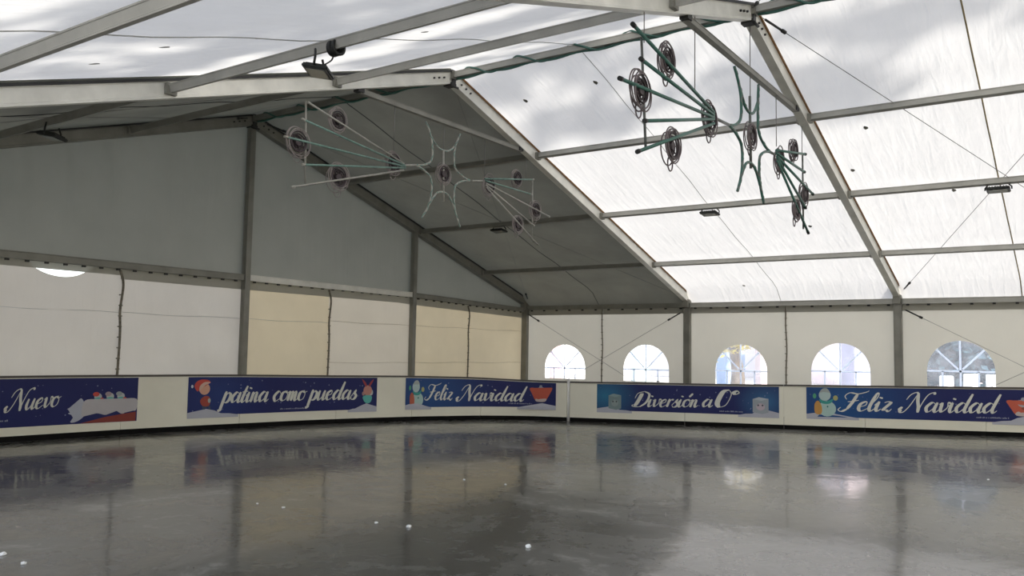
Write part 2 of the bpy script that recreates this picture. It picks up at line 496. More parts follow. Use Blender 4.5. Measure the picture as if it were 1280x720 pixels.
for i, y in enumerate(frames_y[:4]):
    for sgn in (1, -1):
        rafter(y, sgn, '%s aluminium rafter of the %s, %s slope' % ('shaded dull' if i == 0 else 'pale', fw[i], side_word[sgn]))
    root = empty('ridge_bracket', (-W, y, ZE + RISE))
    bm = bmesh.new()
    for yy in (-.08, .08): box(bm, (-W, y + yy, ZE + RISE - .02), (.10, .012, .26))
    box(bm, (-W, y, ZE + RISE - .13), (.14, .16, .05))
    obj('bracket_plate', bm, M['steel_dark'], root)
    bm = bmesh.new(); tube(bm, [(-W - .09, y - .1, ZE + RISE - .17), (-W + .09, y - .1, ZE + RISE - .17)], .02)
    obj('bracket_pin', bm, M['steel_dark'], root)
    tag(root, 'dark steel ridge joint at the peak of the %s' % fw[i], 'bracket', 'ridge joints')

# horizontal ties under the peak
for i, y in enumerate(frames_y[1:4]):
    bm = bmesh.new(); z = 5.13
    root = empty('tie_bar', (-W, y, z))
    beam(bm, (-W - 2.06, y, z), (-W + 2.06, y, z), .075, .075)
    obj('bar', bm, M['alu_dull'], root)
    for s in (-1, 1):
        bm = bmesh.new(); box(bm, (-W + s * 2.06, y, z + .04), (.12, .1, .13)); obj('clamp', bm, M['steel_dark'], root)
    tag(root, 'grey horizontal tie bar under the peak of the %s' % fw[i + 1], 'tie bar', 'tie bars under the ridge')

# purlins
pn = {0: 'ridge', T1: 'upper', T2: 'middle', T3: 'lower', 1: 'eave'}
for b in range(3):
    for sgn in (1, -1):
        for t in (0, T1, T2, T3, 1):
            if t == 0 and sgn == -1: continue
            x = -W + sgn * W * t; z = roof_z(x) - (.166 if t == 1 else 0) + (.03 if t == 0 else 0)
            y0, y1 = frames_y[b], frames_y[b + 1]
            root = empty('purlin', (x, y0, z))
            bm = bmesh.new()
            sl = math.atan(RISE / W) * sgn
            up = Vector((math.sin(sl), 0, math.cos(sl))) if t not in (0, 1) else Vector((0, 0, 1))
            wd = .10 if t in (1,) else .075
            beam(bm, (x, y0 - .07, z), (x, y1 + .07, z), wd, .10 if t != 1 else .12, up)
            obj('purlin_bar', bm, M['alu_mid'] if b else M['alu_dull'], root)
            for yy in (y0 - .085, y1 + .085):
                bm = bmesh.new(); box(bm, (x, yy, z - .01), (.13, .05, .13)); obj('purlin_shoe', bm, M['alu_dull'], root)
            lab = 'grey aluminium %s purlin %s%s' % (pn[t], '' if t == 0 else 'on the %s slope ' % side_word[sgn], bay_short[b])
            tag(root, lab, 'purlin', 'roof purlins')

# green light cable wound round the ridge purlin
for b in range(3):
    bm = bmesh.new(); y0, y1 = frames_y[b] - .12, frames_y[b + 1] + .12
    P_ = []; n_ = 160
    for k in range(n_ + 1):
        a = k / n_ * 2 * PI * 5
        r_ = .075 + .012 * math.sin(k * .37)
        P_.append((-W + r_ * math.cos(a) * .9, y0 + (y1 - y0) * k / n_, ZE + RISE + .03 + r_ * math.sin(a)))
    tube(bm, P_, .016, 6)
    P2 = [(-W + .03, y0 + (y1 - y0) * k / 40, ZE + RISE - .03 - .015 * math.sin(k * .9)) for k in range(41)]
    tube(bm, P2, .02, 6)
    o = obj('light_cable', bm, M['green'])
    tag(o, 'green light cable wound round the ridge purlin %s' % bay_short[b], 'cable', 'green cables on the ridge')

# ------------------------------------------------------------------ posts
for i, y in enumerate(frames_y[:4]):
    for X, sw in ((0, 'right'), (-2 * W, 'left')):
        root = empty('tent_post', (X, y, 0))
        bm = bmesh.new(); beam(bm, (X, y, 0), (X, y, ZE - .03), .13, .17, Vector((0, 1, 0)) if True else None)
        obj('post', bm, M['alu_dull'], root)
        bm = bmesh.new(); box(bm, (X, y, .012), (.17, .17, .024)); obj('base_plate', bm, M['steel_dark'], root)
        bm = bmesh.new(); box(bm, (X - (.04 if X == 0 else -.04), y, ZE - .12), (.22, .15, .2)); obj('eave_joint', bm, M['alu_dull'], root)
        tag(root, 'grey aluminium %s wall post under the %s' % (sw, fw[i]), 'tent post', 'wall posts')
for j, x in enumerate((-4.92, -9.85, -14.77)):
    root = empty('gable_post', (x, 0, 0))
    bm = bmesh.new(); beam(bm, (x, 0, 0), (x, 0, roof_z(x) - .09), .12, .12, Vector((0, 1, 0)))
    obj('post', bm, M['alu_dull'], root)
    bm = bmesh.new(); box(bm, (x, 0, .012), (.16, .16, .024)); obj('base_plate', bm, M['steel_dark'], root)
    tag(root, '%s grey post of the end wall counted from the far corner' % order[j], 'tent post', 'end wall posts')
for j in range(4):
    xa, xb = -4.925 * j - .07, -4.925 * (j + 1) + .07
    root = empty('gable_rail', ((xa + xb) / 2, 0, beam_z((xa + xb) / 2)))
    bm = bmesh.new(); beam(bm, (xa, -.0, beam_z(xa)), (xb, 0, beam_z(xb)), .09, .12)
    obj('rail', bm, M['alu'] if j in (1,) else M['alu_dull'], root)
    bm = bmesh.new()
    for k in range(16):
        x = xa + (xb - xa) * (k + .5) / 16
        box(bm, (x, .02, beam_z(x) - .075), (.06, .03, .03))
    obj('hooks', bm, M['steel_dark'], root)
    tag(root, 'grey aluminium cross rail of the end wall, %s bay from the far corner' % order[j], 'rail', 'end wall cross rails')

# ------------------------------------------------------------------ bracing cables
def brace(a, b, label, ratio=.42):
    a = Vector(a); b = Vector(b)
    root = empty('bracing_cable', a)
    bm = bmesh.new(); tube(bm, [a, b], .0035 if abs(a.y) < 6 and a.x < -.5 or abs(b.y) < 6 and b.x < -.5 else .005, 6); obj('cable', bm, M['cable'], root)
    d = (b - a).normalized()
    bm = bmesh.new(); tube(bm, [a + d * .05, a + d * ratio], .016, 8)
    tube(bm, [a + d * (ratio - .05), a + d * (ratio + .02)], .026, 8)
    obj('turnbuckle', bm, M['steel_dark'], root)
    tag(root, label, 'cable', 'steel bracing cables')
for b in (0, 2):
    y0, y1 = frames_y[b], frames_y[b + 1]
    xw = WX - .13
    brace((xw, y0 - .12, 2.52), (xw, y1 + .12, -.05), 'thin steel wall bracing cable falling towards the viewer %s' % bay_short[b])
    brace((xw - .02, y1 + .12, 2.52), (xw - .02, y0 - .12, -.05), 'thin steel wall bracing cable falling away from the viewer %s' % bay_short[b])
    for sgn in (1, -1):
        e = -W + sgn * (W - .12); rr = -W + sgn * .2
        brace((e, y0 - .15, roof_z(e) + .05), (rr, y1 + .1, roof_z(rr) + .05), 'thin cable on the %s roof slope from the far eave %s' % (side_word[sgn], bay_short[b]))
        brace((rr, y0 - .12, roof_z(rr) + .04), (e, y1 + .15, roof_z(e) + .04), 'thin cable on the %s roof slope from the far ridge %s' % (side_word[sgn], bay_short[b]))

# ------------------------------------------------------------------ floodlights
def flood(x, y, label, yaw=0, coil=False, drop=.08):
    z = roof_z(x) - .06
    root = empty('floodlight', (x, y, z))
    bm = bmesh.new()
    Rm = Matrix.Rotation(yaw, 3, 'Z') @ Matrix.Rotation(math.radians(8), 3, 'X')
    vs = box(bm, (0, 0, 0), (.34, .25, .045))
    bmesh.ops.bevel(bm, geom=[e for e in bm.edges], offset=.012, segments=2, affect='EDGES')
    for k in range(7): box(bm, (-.12 + k * .04, 0, .028), (.012, .2, .02))
    for v in bm.verts: v.co = Rm @ v.co + Vector((x, y, z - drop))
    obj('lamp_body', bm, M['black'], root)
    bm = bmesh.new(); box(bm, (0, 0, -.026), (.27, .18, .006))
    for v in bm.verts: v.co = Rm @ v.co + Vector((x, y, z - drop))
    obj('lamp_glass', bm, M['lens'], root)
    bm = bmesh.new()
    for s in (-1, 1):
        q = [Rm @ Vector((s * .19, 0, 0)) + Vector((x, y, z - drop)), Rm @ Vector((s * .19, 0, drop * .5)) + Vector((x, y, z - drop)),
             Vector((x, y, 0)) + Vector((s * .15 * math.cos(yaw), s * .15 * math.sin(yaw), z + .0))]
        tube(bm, q, .012, 6)
    obj('yoke', bm, M['black'], root)
    if coil:
        bm = bmesh.new()
        for k in range(6):
            tube(bm, [(x + .02 + (.060 + .006 * (k % 3)) * math.cos(a), y - .16 - .018 * k, z + .03 + (.065 + .006 * (k % 2)) * math.sin(a)) for a in [j * 2 * PI / 20 for j in range(20)]], .015, 6, True)
        tube(bm, crom([(x, y - .2, z - .03), (x + .02, y - .16, z - .08), (x, y - .08, z - .12), (x, y, z - .14)], 6), .008, 6)
        obj('cable_coil', bm, M['black'], root)
    tag(root, label, 'floodlight', 'floodlights under the middle purlins')
LX, RX = -W * (1 + T2), -W * (1 - T2)
flood(LX, -7.5, 'black floodlight with a coiled cable on the left slope, first bright bay', .6, True, .17)
flood(LX, -2.5, 'dark floodlight in the shaded end bay on the left slope', .6, False, .15)
flood(RX, -2.4, 'dark floodlight in the shaded end bay on the right slope', 1.57)
flood(RX, -7.47, 'small floodlight against the white right slope beside the near light ornament', 1.57)
flood(RX, -12.39, 'small floodlight on the right slope at the right edge, second bright bay', 1.57)

# ------------------------------------------------------------------ hanging light ornaments
def wheel(root, c, tilt, r=.2, seed=0, dark=False):
    """small wheel of coiled light cable with loose outer loops"""
    rnd = random.Random(seed)
    c = Vector(c); r *= .86
    w = Matrix.Rotation(tilt, 3, 'Z')
    bm = bmesh.new()
    def circ(rx, rz, cx=0, cz=0, dy=0, ph=0, n=28):
        return [c + w @ Vector((cx + rx * math.cos(a + ph), dy, cz + rz * math.sin(a + ph))) for a in [k * 2 * PI / n for k in range(n)]]
    for k in range(5): tube(bm, circ(r * (.68 - .1 * k), r * (.68 - .1 * k), r * .04 * math.sin(k * 2), r * .04 * math.cos(k * 2), .014 * (k - 2)), .010, 5, True)
    for k in range(9):
        a = k * PI / 4.5 + .2
        tube(bm, [c, c + w @ Vector((r * .62 * math.cos(a), 0, r * .62 * math.sin(a)))], .008, 5)
    tube(bm, [c + w @ Vector((0, -.03, 0)), c + w @ Vector((0, .03, 0))], .05, 10)
    o = obj('wheel', bm, M['dark_wire'], root)
    bm = bmesh.new()
    for k in range(5):
        a = k * 2 * PI / 5 + rnd.random()
        tube(bm, circ(r * (.80 + .12 * rnd.random()), r * (.84 + .12 * rnd.random()), r * .13 * math.cos(a), r * .16 * math.sin(a), rnd.uniform(-.04, .04)), .008 if dark else .006, 5, True)
    # the loose hanging loop
    tube(bm, circ(r * .32, r * .42, r * .1, -r * .95, .02), .008 if dark else .006, 5, True)
    obj('wire_loops', bm, M['wire_dark' if dark else 'wire'], o)

def ornament(O, D, label, dark):
    O = Vector(O); root = empty('light_ornament', O)
    T = lambda q, dy=0: O + Vector((q[0], dy, q[1]))
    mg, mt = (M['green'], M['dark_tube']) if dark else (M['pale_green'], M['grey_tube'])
    r_ = .019 if dark else .015
    # fans
    for k, (a, b) in enumerate(D['tubes']):
        bm = bmesh.new(); tube(bm, [T(a, -.03), T(b, -.03)], r_, 8)
        obj('ray_tube', bm, mg if dark or k in (1, 2, 3, 5, 6) else mt, root)
        bm = bmesh.new(); d = (T(b) - T(a)).normalized(); tube(bm, [T(a, -.03) - d * .005, T(a, -.03) + d * .05], r_ * 1.25, 8)
        obj('tube_end', bm, M['black'] if dark else mt, root)
    for a, b in D['bars']:
        bm = bmesh.new(); tube(bm, [T(a, .01), T(b, .01)], .014, 8); obj('fan_bar', bm, mt, root)
    # star of concave arcs
    for arc in D['arcs']:
        bm = bmesh.new(); tube(bm, crom([T(q) for q in arc], 8), .019 if dark else .017, 8)
        s = obj('star_arc', bm, mg if dark else mt, root)
        P_ = crom([T(q) for q in arc], 8); bm = bmesh.new()
        tube(bm, [q + Vector((.013 * math.cos(i * .9), -.013 * abs(math.sin(i * .9)), .008 * math.sin(i * .9))) for i, q in enumerate(P_)], .010, 6)
        obj('cable_wrap', bm, mt if dark else M['pale_green'], s)
    for a, b in D['stems']:
        bm = bmesh.new(); tube(bm, [T(a), T(b)], .019, 8); obj('stem', bm, mt, root)
    for k, (c, r) in enumerate(D['wheels']):
        wheel(root, T(c, .0), .0, r, k, dark)
    # hanging wires
    for (a, z) in D['wires']:
        bm = bmesh.new(); tube(bm, [T(a), (T(a).x, O.y, z)], .006, 6); obj('hanging_wire', bm, M['cable'], root)
    tag(root, label, 'light ornament', 'star ornaments hung from the roof')

def sym_arcs(L, R_, UL, UR, LL, LR, nt, nb, n1, n2, n3, n4):
    def side(tip, n, limb):
        return [tip, (tip[0] * .5 + n[0] * .5, tip[1] + .22 * (n[1] - tip[1])), (n[0] * .93 + tip[0] * .07, n[1] * .72 + tip[1] * .28),
                (n[0] + .02 * (limb[0] - n[0]), n[1] + .30 * (limb[1] - n[1])), (n[0] + .34 * (limb[0] - n[0]), n[1] + .66 * (limb[1] - n[1])), limb]
    def cross(na, la, nt_, nb_, lb):
        q = lambda n, l: (n[0] + .22 * (l[0] - n[0]), n[1] + .60 * (l[1] - n[1]))
        A_, B_ = q(na, la), q(nb_, lb)
        m_ = lambda p: (p[0] * .52 + nt_[0] * .48, nt_[1] + .22 * (p[1] - nt_[1]))
        return [A_, m_(A_), nt_, m_(B_), B_]
    return [side(L, n1, UL), side(L, n3, LL), side(R_, n2, UR), side(R_, n4, LR), cross(n1, UL, nt, n2, UR), cross(n3, LL, nb, n4, LR)]

c1 = -.12
O1 = (-9.85, -5.0, 4.27)
D1 = dict(
    tubes=[((-3.03, .44), (-1.10, -.02)), ((-3.12, .19), (-1.08, -.04)), ((-3.40, -.11), (-1.06, -.06)), ((-3.09, -.42), (-1.06, -.08)), ((-3.25, -.75), (-1.10, -.12)),
           ((2.50, .38), (.98, .12)), ((2.45, .09), (.98, .09)), ((3.08, -.24), (1.0, .05)), ((2.55, -.49), (1.0, .02)), ((2.70, -.84), (1.02, -.02))],
    bars=[((-3.03, .46), (-2.99, -.68)), ((2.53, .38), (2.55, -.78))],
    arcs=sym_arcs((-.80, .02), (.58, .02), (-.58, .76), (.30, .76), (-.62, -.78), (.35, -.80), (-.13, .39), (-.11, -.29), (-.40, .22), (.15, .22), (-.40, -.18), (.17, -.20)),
    stems=[((-1.08, -.04), (-.80, .02)), ((.66, .03), (.95, .08)), ((-.13, .40), (-.10, -.44))],
    wheels=[((-2.46, .33), .20), ((-3.16, -.13), .23), ((-2.42, -.47), .23), ((-1.30, -.05), .21), ((-.12, .0), .20), ((1.99, .31), .19), ((2.62, -.18), .21), ((2.02, -.54), .20), ((1.13, .03), .22)],
    wires=[((-1.30, .12), 5.14), ((-.12, .38), 5.10), ((1.0, .12), 5.10), ((2.3, .38), 5.02)])
ornament(O1, D1, 'far pale green star ornament with tube fans hanging in front of the dark end bay', False)
O2 = (-9.85, -10.0, 4.27)
D2 = dict(
    tubes=[((-3.42, .33), (-1.30, -.02)), ((-3.24, .04), (-1.30, -.05)), ((-3.68, -.28), (-1.30, -.08)), ((-3.15, -.56), (-1.3, -.10)), ((-3.30, -.90), (-1.30, -.15)),
           ((2.50, .26), (1.05, .02)), ((2.44, -.03), (1.05, -.02)), ((2.90, -.30), (1.08, -.06)), ((2.48, -.58), (1.08, -.08)), ((2.62, -.95), (1.08, -.12))],
    bars=[((-3.14, .29), (-3.03, -.82)), ((2.48, .27), (2.49, -.90))],
    arcs=sym_arcs((-.72, -.03), (.85, -.04), (-.53, .76), (.39, .78), (-.43, -.80), (.59, -.80), (.04, .31), (.05, -.35), (-.28, .22), (.36, .20), (-.25, -.25), (.40, -.26)),
    stems=[((-1.25, -.06), (-.72, -.03)), ((.85, -.04), (1.08, -.03)), ((.04, .53), (.07, -.42))],
    wheels=[((-2.57, .22), .22), ((-3.20, -.26), .23), ((-2.44, -.66), .22), ((-1.36, -.10), .24), ((.06, .0), .21), ((1.98, .22), .19), ((2.50, -.36), .21), ((2.03, -.68), .20), ((1.27, -.08), .22)],
    wires=[((-1.8, .12), 5.35), ((-3.10, .25), 5.20), ((.06, .5), 5.75), ((1.15, .1), 5.10), ((2.42, .26), 4.95)])
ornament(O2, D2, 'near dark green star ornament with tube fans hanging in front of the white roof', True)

# ------------------------------------------------------------------ rink boards
seams = [0., 2.1, 4.2, 6.24, 8.28, 10.21, 11.83, 13.33, 15.18, 17.56, 19.47, 20.96, 23.1, 25.6]
def strip_solid(bm, s0, s1, o0, o1, zf0, zf1, step=.16):
    n = max(2, int((s1 - s0) / step))
    R_ = []
    for k in range(n + 1):
        s = s0 + (s1 - s0) * k / n
        xa, ya, t = bar(s, o0); xb, yb, _ = bar(s, o1)
        R_.append([bm.verts.new((xa, ya, zf0(t))), bm.verts.new((xb, yb, zf0(t))), bm.verts.new((xb, yb, zf1(t))), bm.verts.new((xa, ya, zf1(t)))])
    for k in range(n):
        for j in range(4):
            bm.faces.new((R_[k][j], R_[k][(j + 1) % 4], R_[k + 1][(j + 1) % 4], R_[k + 1][j]))
    bm.faces.new(R_[0]); bm.faces.new(R_[-1][::-1])
bw = ['outside the left edge', 'at the far left edge, hidden left end', 'under the word Nuevo and the sled', 'left of the child in a red hat', 'under the words patina como',
      'under the word puedas', 'under the word Feliz near the corner', 'under the word Navidad near the corner', 'at the corner left of the igloo-cube banner', 'under the letters of Diversion and the zero', 'right of the zero degree banner',
      'under the snowman beside the right Feliz', 'under the right word Navidad']
bw[1] = 'left of the word Nuevo at the picture edge'
bw[8] = 'right of the white tube for gap light'
for i in range(len(seams) - 1):
    s0, s1 = seams[i] + .004, seams[i + 1] - .004
    if i == 7: s1 -= .03
    if i == 8: s0 += .03
    x, y, t = bar((s0 + s1) / 2)
    root = empty('rink_board', (x, y, 0))
    bm = bmesh.new(); strip_solid(bm, s0, s1, -.04, 0, lambda t: .085, lambda t: t - .03); obj('board_panel', bm, M['board'], root)
    bm = bmesh.new(); strip_solid(bm, s0, s1, -.045, -.012, lambda t: .0, lambda t: .09); obj('kickplate', bm, M['kick'], root)
    bm = bmesh.new(); strip_solid(bm, s0, s1, -.06, .014, lambda t: t - .032, lambda t: t); obj('top_rail', bm, M['rail'], root)
    tag(root, 'off-white rink board with dark top rail, %s' % bw[i], 'rink board', 'boards around the ice')
# white tube added in place of light leaking through the gap between boards
x, y, t = bar(15.18, -.05)
root = empty('gap_light_tube', (x, y, 0))
bm = bmesh.new(); tube(bm, [(x, y, 0), (x, y, t + .03)], .034, 12); obj('tube', bm, M['white'], root)
bm = bmesh.new(); tube(bm, [(x, y, t + .03), (x, y, t + .045)], .042, 12); obj('cap', bm, M['white'], root)
tag(root, 'thin white tube in place of light leaking between two boards near the corner', 'post')
x, y, t = bar(17.02, -.14)  # second white tube, its tip added for a spot of light leaking through
bm = bmesh.new(); tube(bm, [(x, y, 0), (x, y, t + .02)], .03, 10); tube(bm, [(x, y, t + .02), (x, y, t + .035)], .036, 10)
tag(obj('gap_light_tip', bm, M['white']), 'white tube tip in place of light leaking above the banner that reads Diversion', 'post')

# ------------------------------------------------------------------ banners
def catmull2(P, n=10):
    P = [Vector((a, b, 0)) for a, b in P]
    return [(q.x, q.y) for q in crom(P, n)]
G = {
 'a': ([[(.72, .80), (.42, 1.0), (.08, .5), (.28, .02), (.62, .35), (.80, 1.0)], [(.82, 1.0), (.74, .3), (.90, .0), (1.12, .25)]], 1.05),
 'c': ([[(.70, .78), (.45, 1.0), (.08, .5), (.34, .0), (.78, .28)]], .80),
 'd': ([[(.72, .80), (.42, 1.0), (.08, .5), (.28, .02), (.62, .35), (.84, 1.1)], [(.95, 1.9), (.80, .9), (.74, .3), (.90, .0), (1.12, .25)]], 1.08),
 'e': ([[(.12, .42), (.55, .62), (.52, .98), (.15, .75), (.12, .25), (.38, .0), (.80, .30)]], .82),
 'i': ([[(-.1, .6), (.15, 1.0)], [(.16, 1.0), (.10, .3), (.26, .0), (.48, .25)], [(.20, 1.45), (.18, 1.30)]], .50),
 'l': ([[(-.05, .35), (.38, 1.3), (.40, 1.85), (.22, 1.75)], [(.24, 1.8), (.12, 1.0), (.08, .3), (.26, .0), (.48, .25)]], .50),
 'm': ([[(.12, 1.0), (.08, .0)], [(.10, .35), (.30, .92), (.48, .9)], [(.48, .95), (.44, .0)], [(.46, .35), (.66, .92), (.84, .9)], [(.84, .95), (.80, .3), (.94, .0), (1.16, .25)]], 1.15),
 'n': ([[(.12, 1.0), (.08, .0)], [(.10, .35), (.32, .92), (.54, .9)], [(.54, .95), (.50, .3), (.64, .0), (.86, .25)]], .86),
 'o': ([[(.45, 1.0), (.12, .78), (.10, .25), (.36, .0)], [(.36, .0), (.66, .22), (.70, .72), (.45, 1.0), (.62, .85), (.9, .95)]], .84),
 'p': ([[(.16, 1.1), (.10, .2), (.04, -.75)], [(-.12, -.62), (.02, -.8), (.22, -.62)], [(.10, .55), (.42, 1.0)], [(.42, 1.0), (.70, .72), (.62, .18), (.34, .0), (.12, .2)], [(.34, .0), (.8, .2)]], .86),
 'r': ([[(.12, 1.05), (.08, .0)], [(.10, .45), (.34, .98), (.54, .86)]], .58),
 's': ([[(-.05, .2), (.42, 1.05)], [(.42, 1.0), (.34, .68), (.58, .38), (.44, .04), (.14, .0), (.06, .2)]], .62),
 't': ([[(.30, 1.6), (.14, .6), (.12, .2), (.28, .0), (.50, .25)], [(-.08, 1.0), (.50, 1.08)]], .52),
 'u': ([[(.14, 1.0), (.08, .35), (.28, .0), (.60, .45), (.70, 1.0)], [(.72, 1.0), (.66, .3), (.80, .0), (1.02, .25)]], .98),
 'v': ([[(-.05, .8), (.16, 1.0)], [(.16, 1.0), (.18, .3), (.34, .0)], [(.34, .0), (.66, .5), (.60, 1.0), (.85, .9)]], .80),
 'z': ([[(.08, .88), (.30, .98), (.62, .92)], [(.62, .95), (.10, .08)], [(.10, .08), (.40, .12), (.62, -.02), (.78, .25)]], .78),
 'N': ([[(-.62, .30), (-.50, -.02), (-.22, .02), (.10, .7), (.40, 1.9)], [(-.35, 1.25), (-.15, 1.75), (.20, 2.0), (.42, 1.9)], [(.42, 1.95), (.56, 1.2), (.80, .5), (.88, -.05)], [(.88, -.05), (.98, .9), (1.22, 1.75), (1.6, 2.0), (1.72, 1.8)], [(-.45, .5), (-.62, .25), (-.40, .1)]], 1.35),
 'F': ([[(.78, 1.75), (.62, .9), (.40, .2)], [(.40, .2), (.05, -.05), (-.25, .12), (-.12, .38)], [(.1, 1.2), (-.12, 1.55), (.15, 1.88), (.8, 1.78), (1.35, 1.95), (1.55, 2.1)], [(.25, .95), (.6, 1.0), (1.05, 1.12)]], 1.15),
 'D': ([[(.60, 1.75), (.48, .9), (.26, .1)], [(-.1, 1.1), (.05, 1.75), (.7, 2.0)], [(.7, 2.0), (1.35, 1.6), (1.3, .6), (.75, .0)], [(.75, .0), (.25, .0), (-.15, .12), (-.05, .3)], [(.42, 1.75), (.30, .9), (.10, .1)]], 1.55),
 '0': ([[(.75, 2.2), (.25, 1.9), (.12, .6), (.45, .0)], [(.45, .0), (1.0, .35), (1.12, 1.6), (.75, 2.2)]], 1.25),
 'º': ([[(.25, 2.2), (.05, 2.0), (.2, 1.75)], [(.2, 1.75), (.42, 1.95), (.25, 2.2)]], .5),
}
G['ó'] = (G['o'][0] + [[(.72, 1.75), (.45, 1.3)]], .84)

def text_strokes(s):
    out_ = []; x = 0
    for ch in s:
        if ch == ' ': x += .55; continue
        st, adv = G[ch]
        for P in st: out_.append([(px + x, py) for px, py in P])
        x += adv
    return out_, x

class Banner:
    def __init__(self, s0, s1, label, zb=.25, ztop=.045, glow=()):
        self.s0, self.s1 = s0, s1
        x, y, t = bar((s0 + s1) / 2)
        self.root = empty('banner', (x, y, zb))
        tag(self.root, label, 'banner', 'printed banners on the rink boards')
        self.zb = zb
        bm = bmesh.new(); cl = bm.loops.layers.float_color.new('Col')
        nu, nv = int((s1 - s0) * 22), 12
        V = []
        for i in range(nu + 1):
            s = s0 + (s1 - s0) * i / nu; xx, yy, t = bar(s, .004)
            V.append([bm.verts.new((xx, yy, zb + (t - ztop - zb) * j / nv)) for j in range(nv + 1)])
        B = []
        for i in range(nu + 1):          # back skin gives the sheet its thickness
            s = s0 + (s1 - s0) * i / nu; xx, yy, t = bar(s, .0015)
            B.append([bm.verts.new((xx, yy, zb)), bm.verts.new((xx, yy, t - ztop))])
        def colr(v):
            s, z = v
            c = Vector((.007, .012, .10))
            for gs, gz, gr, gc in glow:
                d = math.hypot((s - gs), (z - gz) * 1.2) / gr
                c = c.lerp(Vector(gc), max(0, 1 - d) ** 1.2)
            return (c.x, c.y, c.z, 1)
        def sz(i, j): return (s0 + (s1 - s0) * i / nu, zb + (.62) * j / nv)
        for i in range(nu):
            for j in range(nv):
                ids = ((i, j), (i + 1, j), (i + 1, j + 1), (i, j + 1))
                fc = bm.faces.new([V[a][b] for a, b in ids])
                for lp, q in zip(fc.loops, ids): lp[cl] = colr(sz(*q))
            for q in ((B[i][0], B[i + 1][0], V[i + 1][0], V[i][0]), (B[i][1], B[i + 1][1], V[i + 1][nv], V[i][nv])):
                fc = bm.faces.new(q)
                for lp in fc.loops: lp[cl] = (.01, .015, .06, 1)
        self.sheet = obj('banner_sheet', bm, M['print'], self.root)
        # printed stars
        bm = bmesh.new(); rnd = random.Random(int(s0 * 100))
        for k in range(int((s1 - s0) * 9)):
            s = rnd.uniform(s0 + .05, s1 - .05); z = rnd.uniform(zb + .08, bar(s)[2] - .09); r = rnd.choice((.006, .008, .012))
            self.poly(bm, [(s + r * math.cos(a), z + r * math.sin(a)) for a in [q * PI / 3 for q in range(6)]], .0055)
        obj('printed_stars', bm, flat((.16, .19, .34)), self.root)
    def poly(self, bm, P, off):
        v = []
        for s, z in P:
            x, y, t = bar(s, off); v.append(bm.verts.new((x, y, z)))
        f = bm.faces.new(v); return f
    def shape(self, name, P, c, off=.0065, parent=None, smooth=True):
        bm = bmesh.new()
        if smooth:
            Q = crom([Vector((a, b, 0)) for a, b in P], 5, True); P = [(q.x, q.y) for q in Q]
        self.poly(bm, P, off)
        bmesh.ops.triangulate(bm, faces=bm.faces)
        return obj(name, bm, flat(c), parent or self.root)
    def ell(self, name, s, z, a, b, c, off=.0065, rot=0, parent=None):
        P = []
        for k in range(20):
            t = k * PI / 10; u, v = a * math.cos(t), b * math.sin(t)
            P.append((s + u * math.cos(rot) - v * math.sin(rot), z + u * math.sin(rot) + v * math.cos(rot)))
        return self.shape(name, P, c, off, parent, False)
    def text(self, word, s0, s1, base0, base1, xh, c=(.62, .63, .58), slant=.30, name='lettering', thick=.20):
        st, wd = text_strokes(word)
        xs = [p[0] + slant * p[1] for P in st for p in P]
        mn, mxx = min(xs), max(xs)
        bm = bmesh.new()
        k = (s1 - s0) / (mxx - mn)
        lay = 0
        for P in st:
            Q = catmull2([(px + slant * py, py) for px, py in P], 8)
            L = []; n = len(Q)
            for i, (x, y) in enumerate(Q):
                a = Q[max(i - 1, 0)]; b = Q[min(i + 1, n - 1)]
                dx, dy = b[0] - a[0], b[1] - a[1]; l = math.hypot(dx, dy) or 1
                dx /= l; dy /= l
                th = .035 + thick * .5 * max(0, -dy) ** .8
                if dy > -.2: th = max(th, .04)
                e = min(i, n - 1 - i) / (n * .18)
                th *= (.6 + .4 * min(1, e))
                L.append(((x - dy * th, y + dx * th), (x + dy * th, y - dx * th)))
            def W_(q):
                s = s0 + (q[0] - mn) * k; u = (s - s0) / (s1 - s0)
                return (s, base0 + (base1 - base0) * u + q[1] * xh)
            lay += 1
            for i in range(n - 1):
                self.poly(bm, [W_(L[i][0]), W_(L[i + 1][0]), W_(L[i + 1][1]), W_(L[i][1])], .0075 + lay * .00002)
        return obj(name, bm, flat(c), self.root)
    def snow(self, s0, s1, h, c=(.42, .43, .50)):
        d = -.045
        P = [(s0, self.zb + d), (s0, self.zb + h * .45), (s0 + (s1 - s0) * .18, self.zb + h * .7), (s0 + (s1 - s0) * .36, self.zb + h), (s0 + (s1 - s0) * .52, self.zb + h * .72),
             (s0 + (s1 - s0) * .66, self.zb + h * .2), (s0 + (s1 - s0) * .82, self.zb + h * .18), (s1, self.zb - .005), (s1, self.zb + d)]
        n = []
        for i in range(len(P) - 1):
            for q in range(4):
                t = q / 4; n.append((P[i][0] * (1 - t) + P[i + 1][0] * t, P[i][1] * (1 - t) + P[i + 1][1] * t))
        n.append(P[-1])
        return self.shape('snow_bank', n, c, .006, smooth=False)
    def caption(self, s0, s1, z):
        bm = bmesh.new(); rnd = random.Random(int(s0 * 77)); s = s0
        while s < s1:
            w = rnd.uniform(.010, .022)
            h = rnd.choice((.018, .018, .026))
            self.poly(bm, [(s, z), (s + w, z), (s + w, z + h), (s, z + h)], .0066)
            s += w + rnd.choice((.006, .006, .02))
        obj('fine_print', bm, flat((.25, .27, .36)), self.root)

WH = (.45, .47, .47); TEAL = (.10, .42, .38); REDC = (.50, .055, .04); SKIN = (.62, .34, .24); ICEB = (.42, .50, .56)
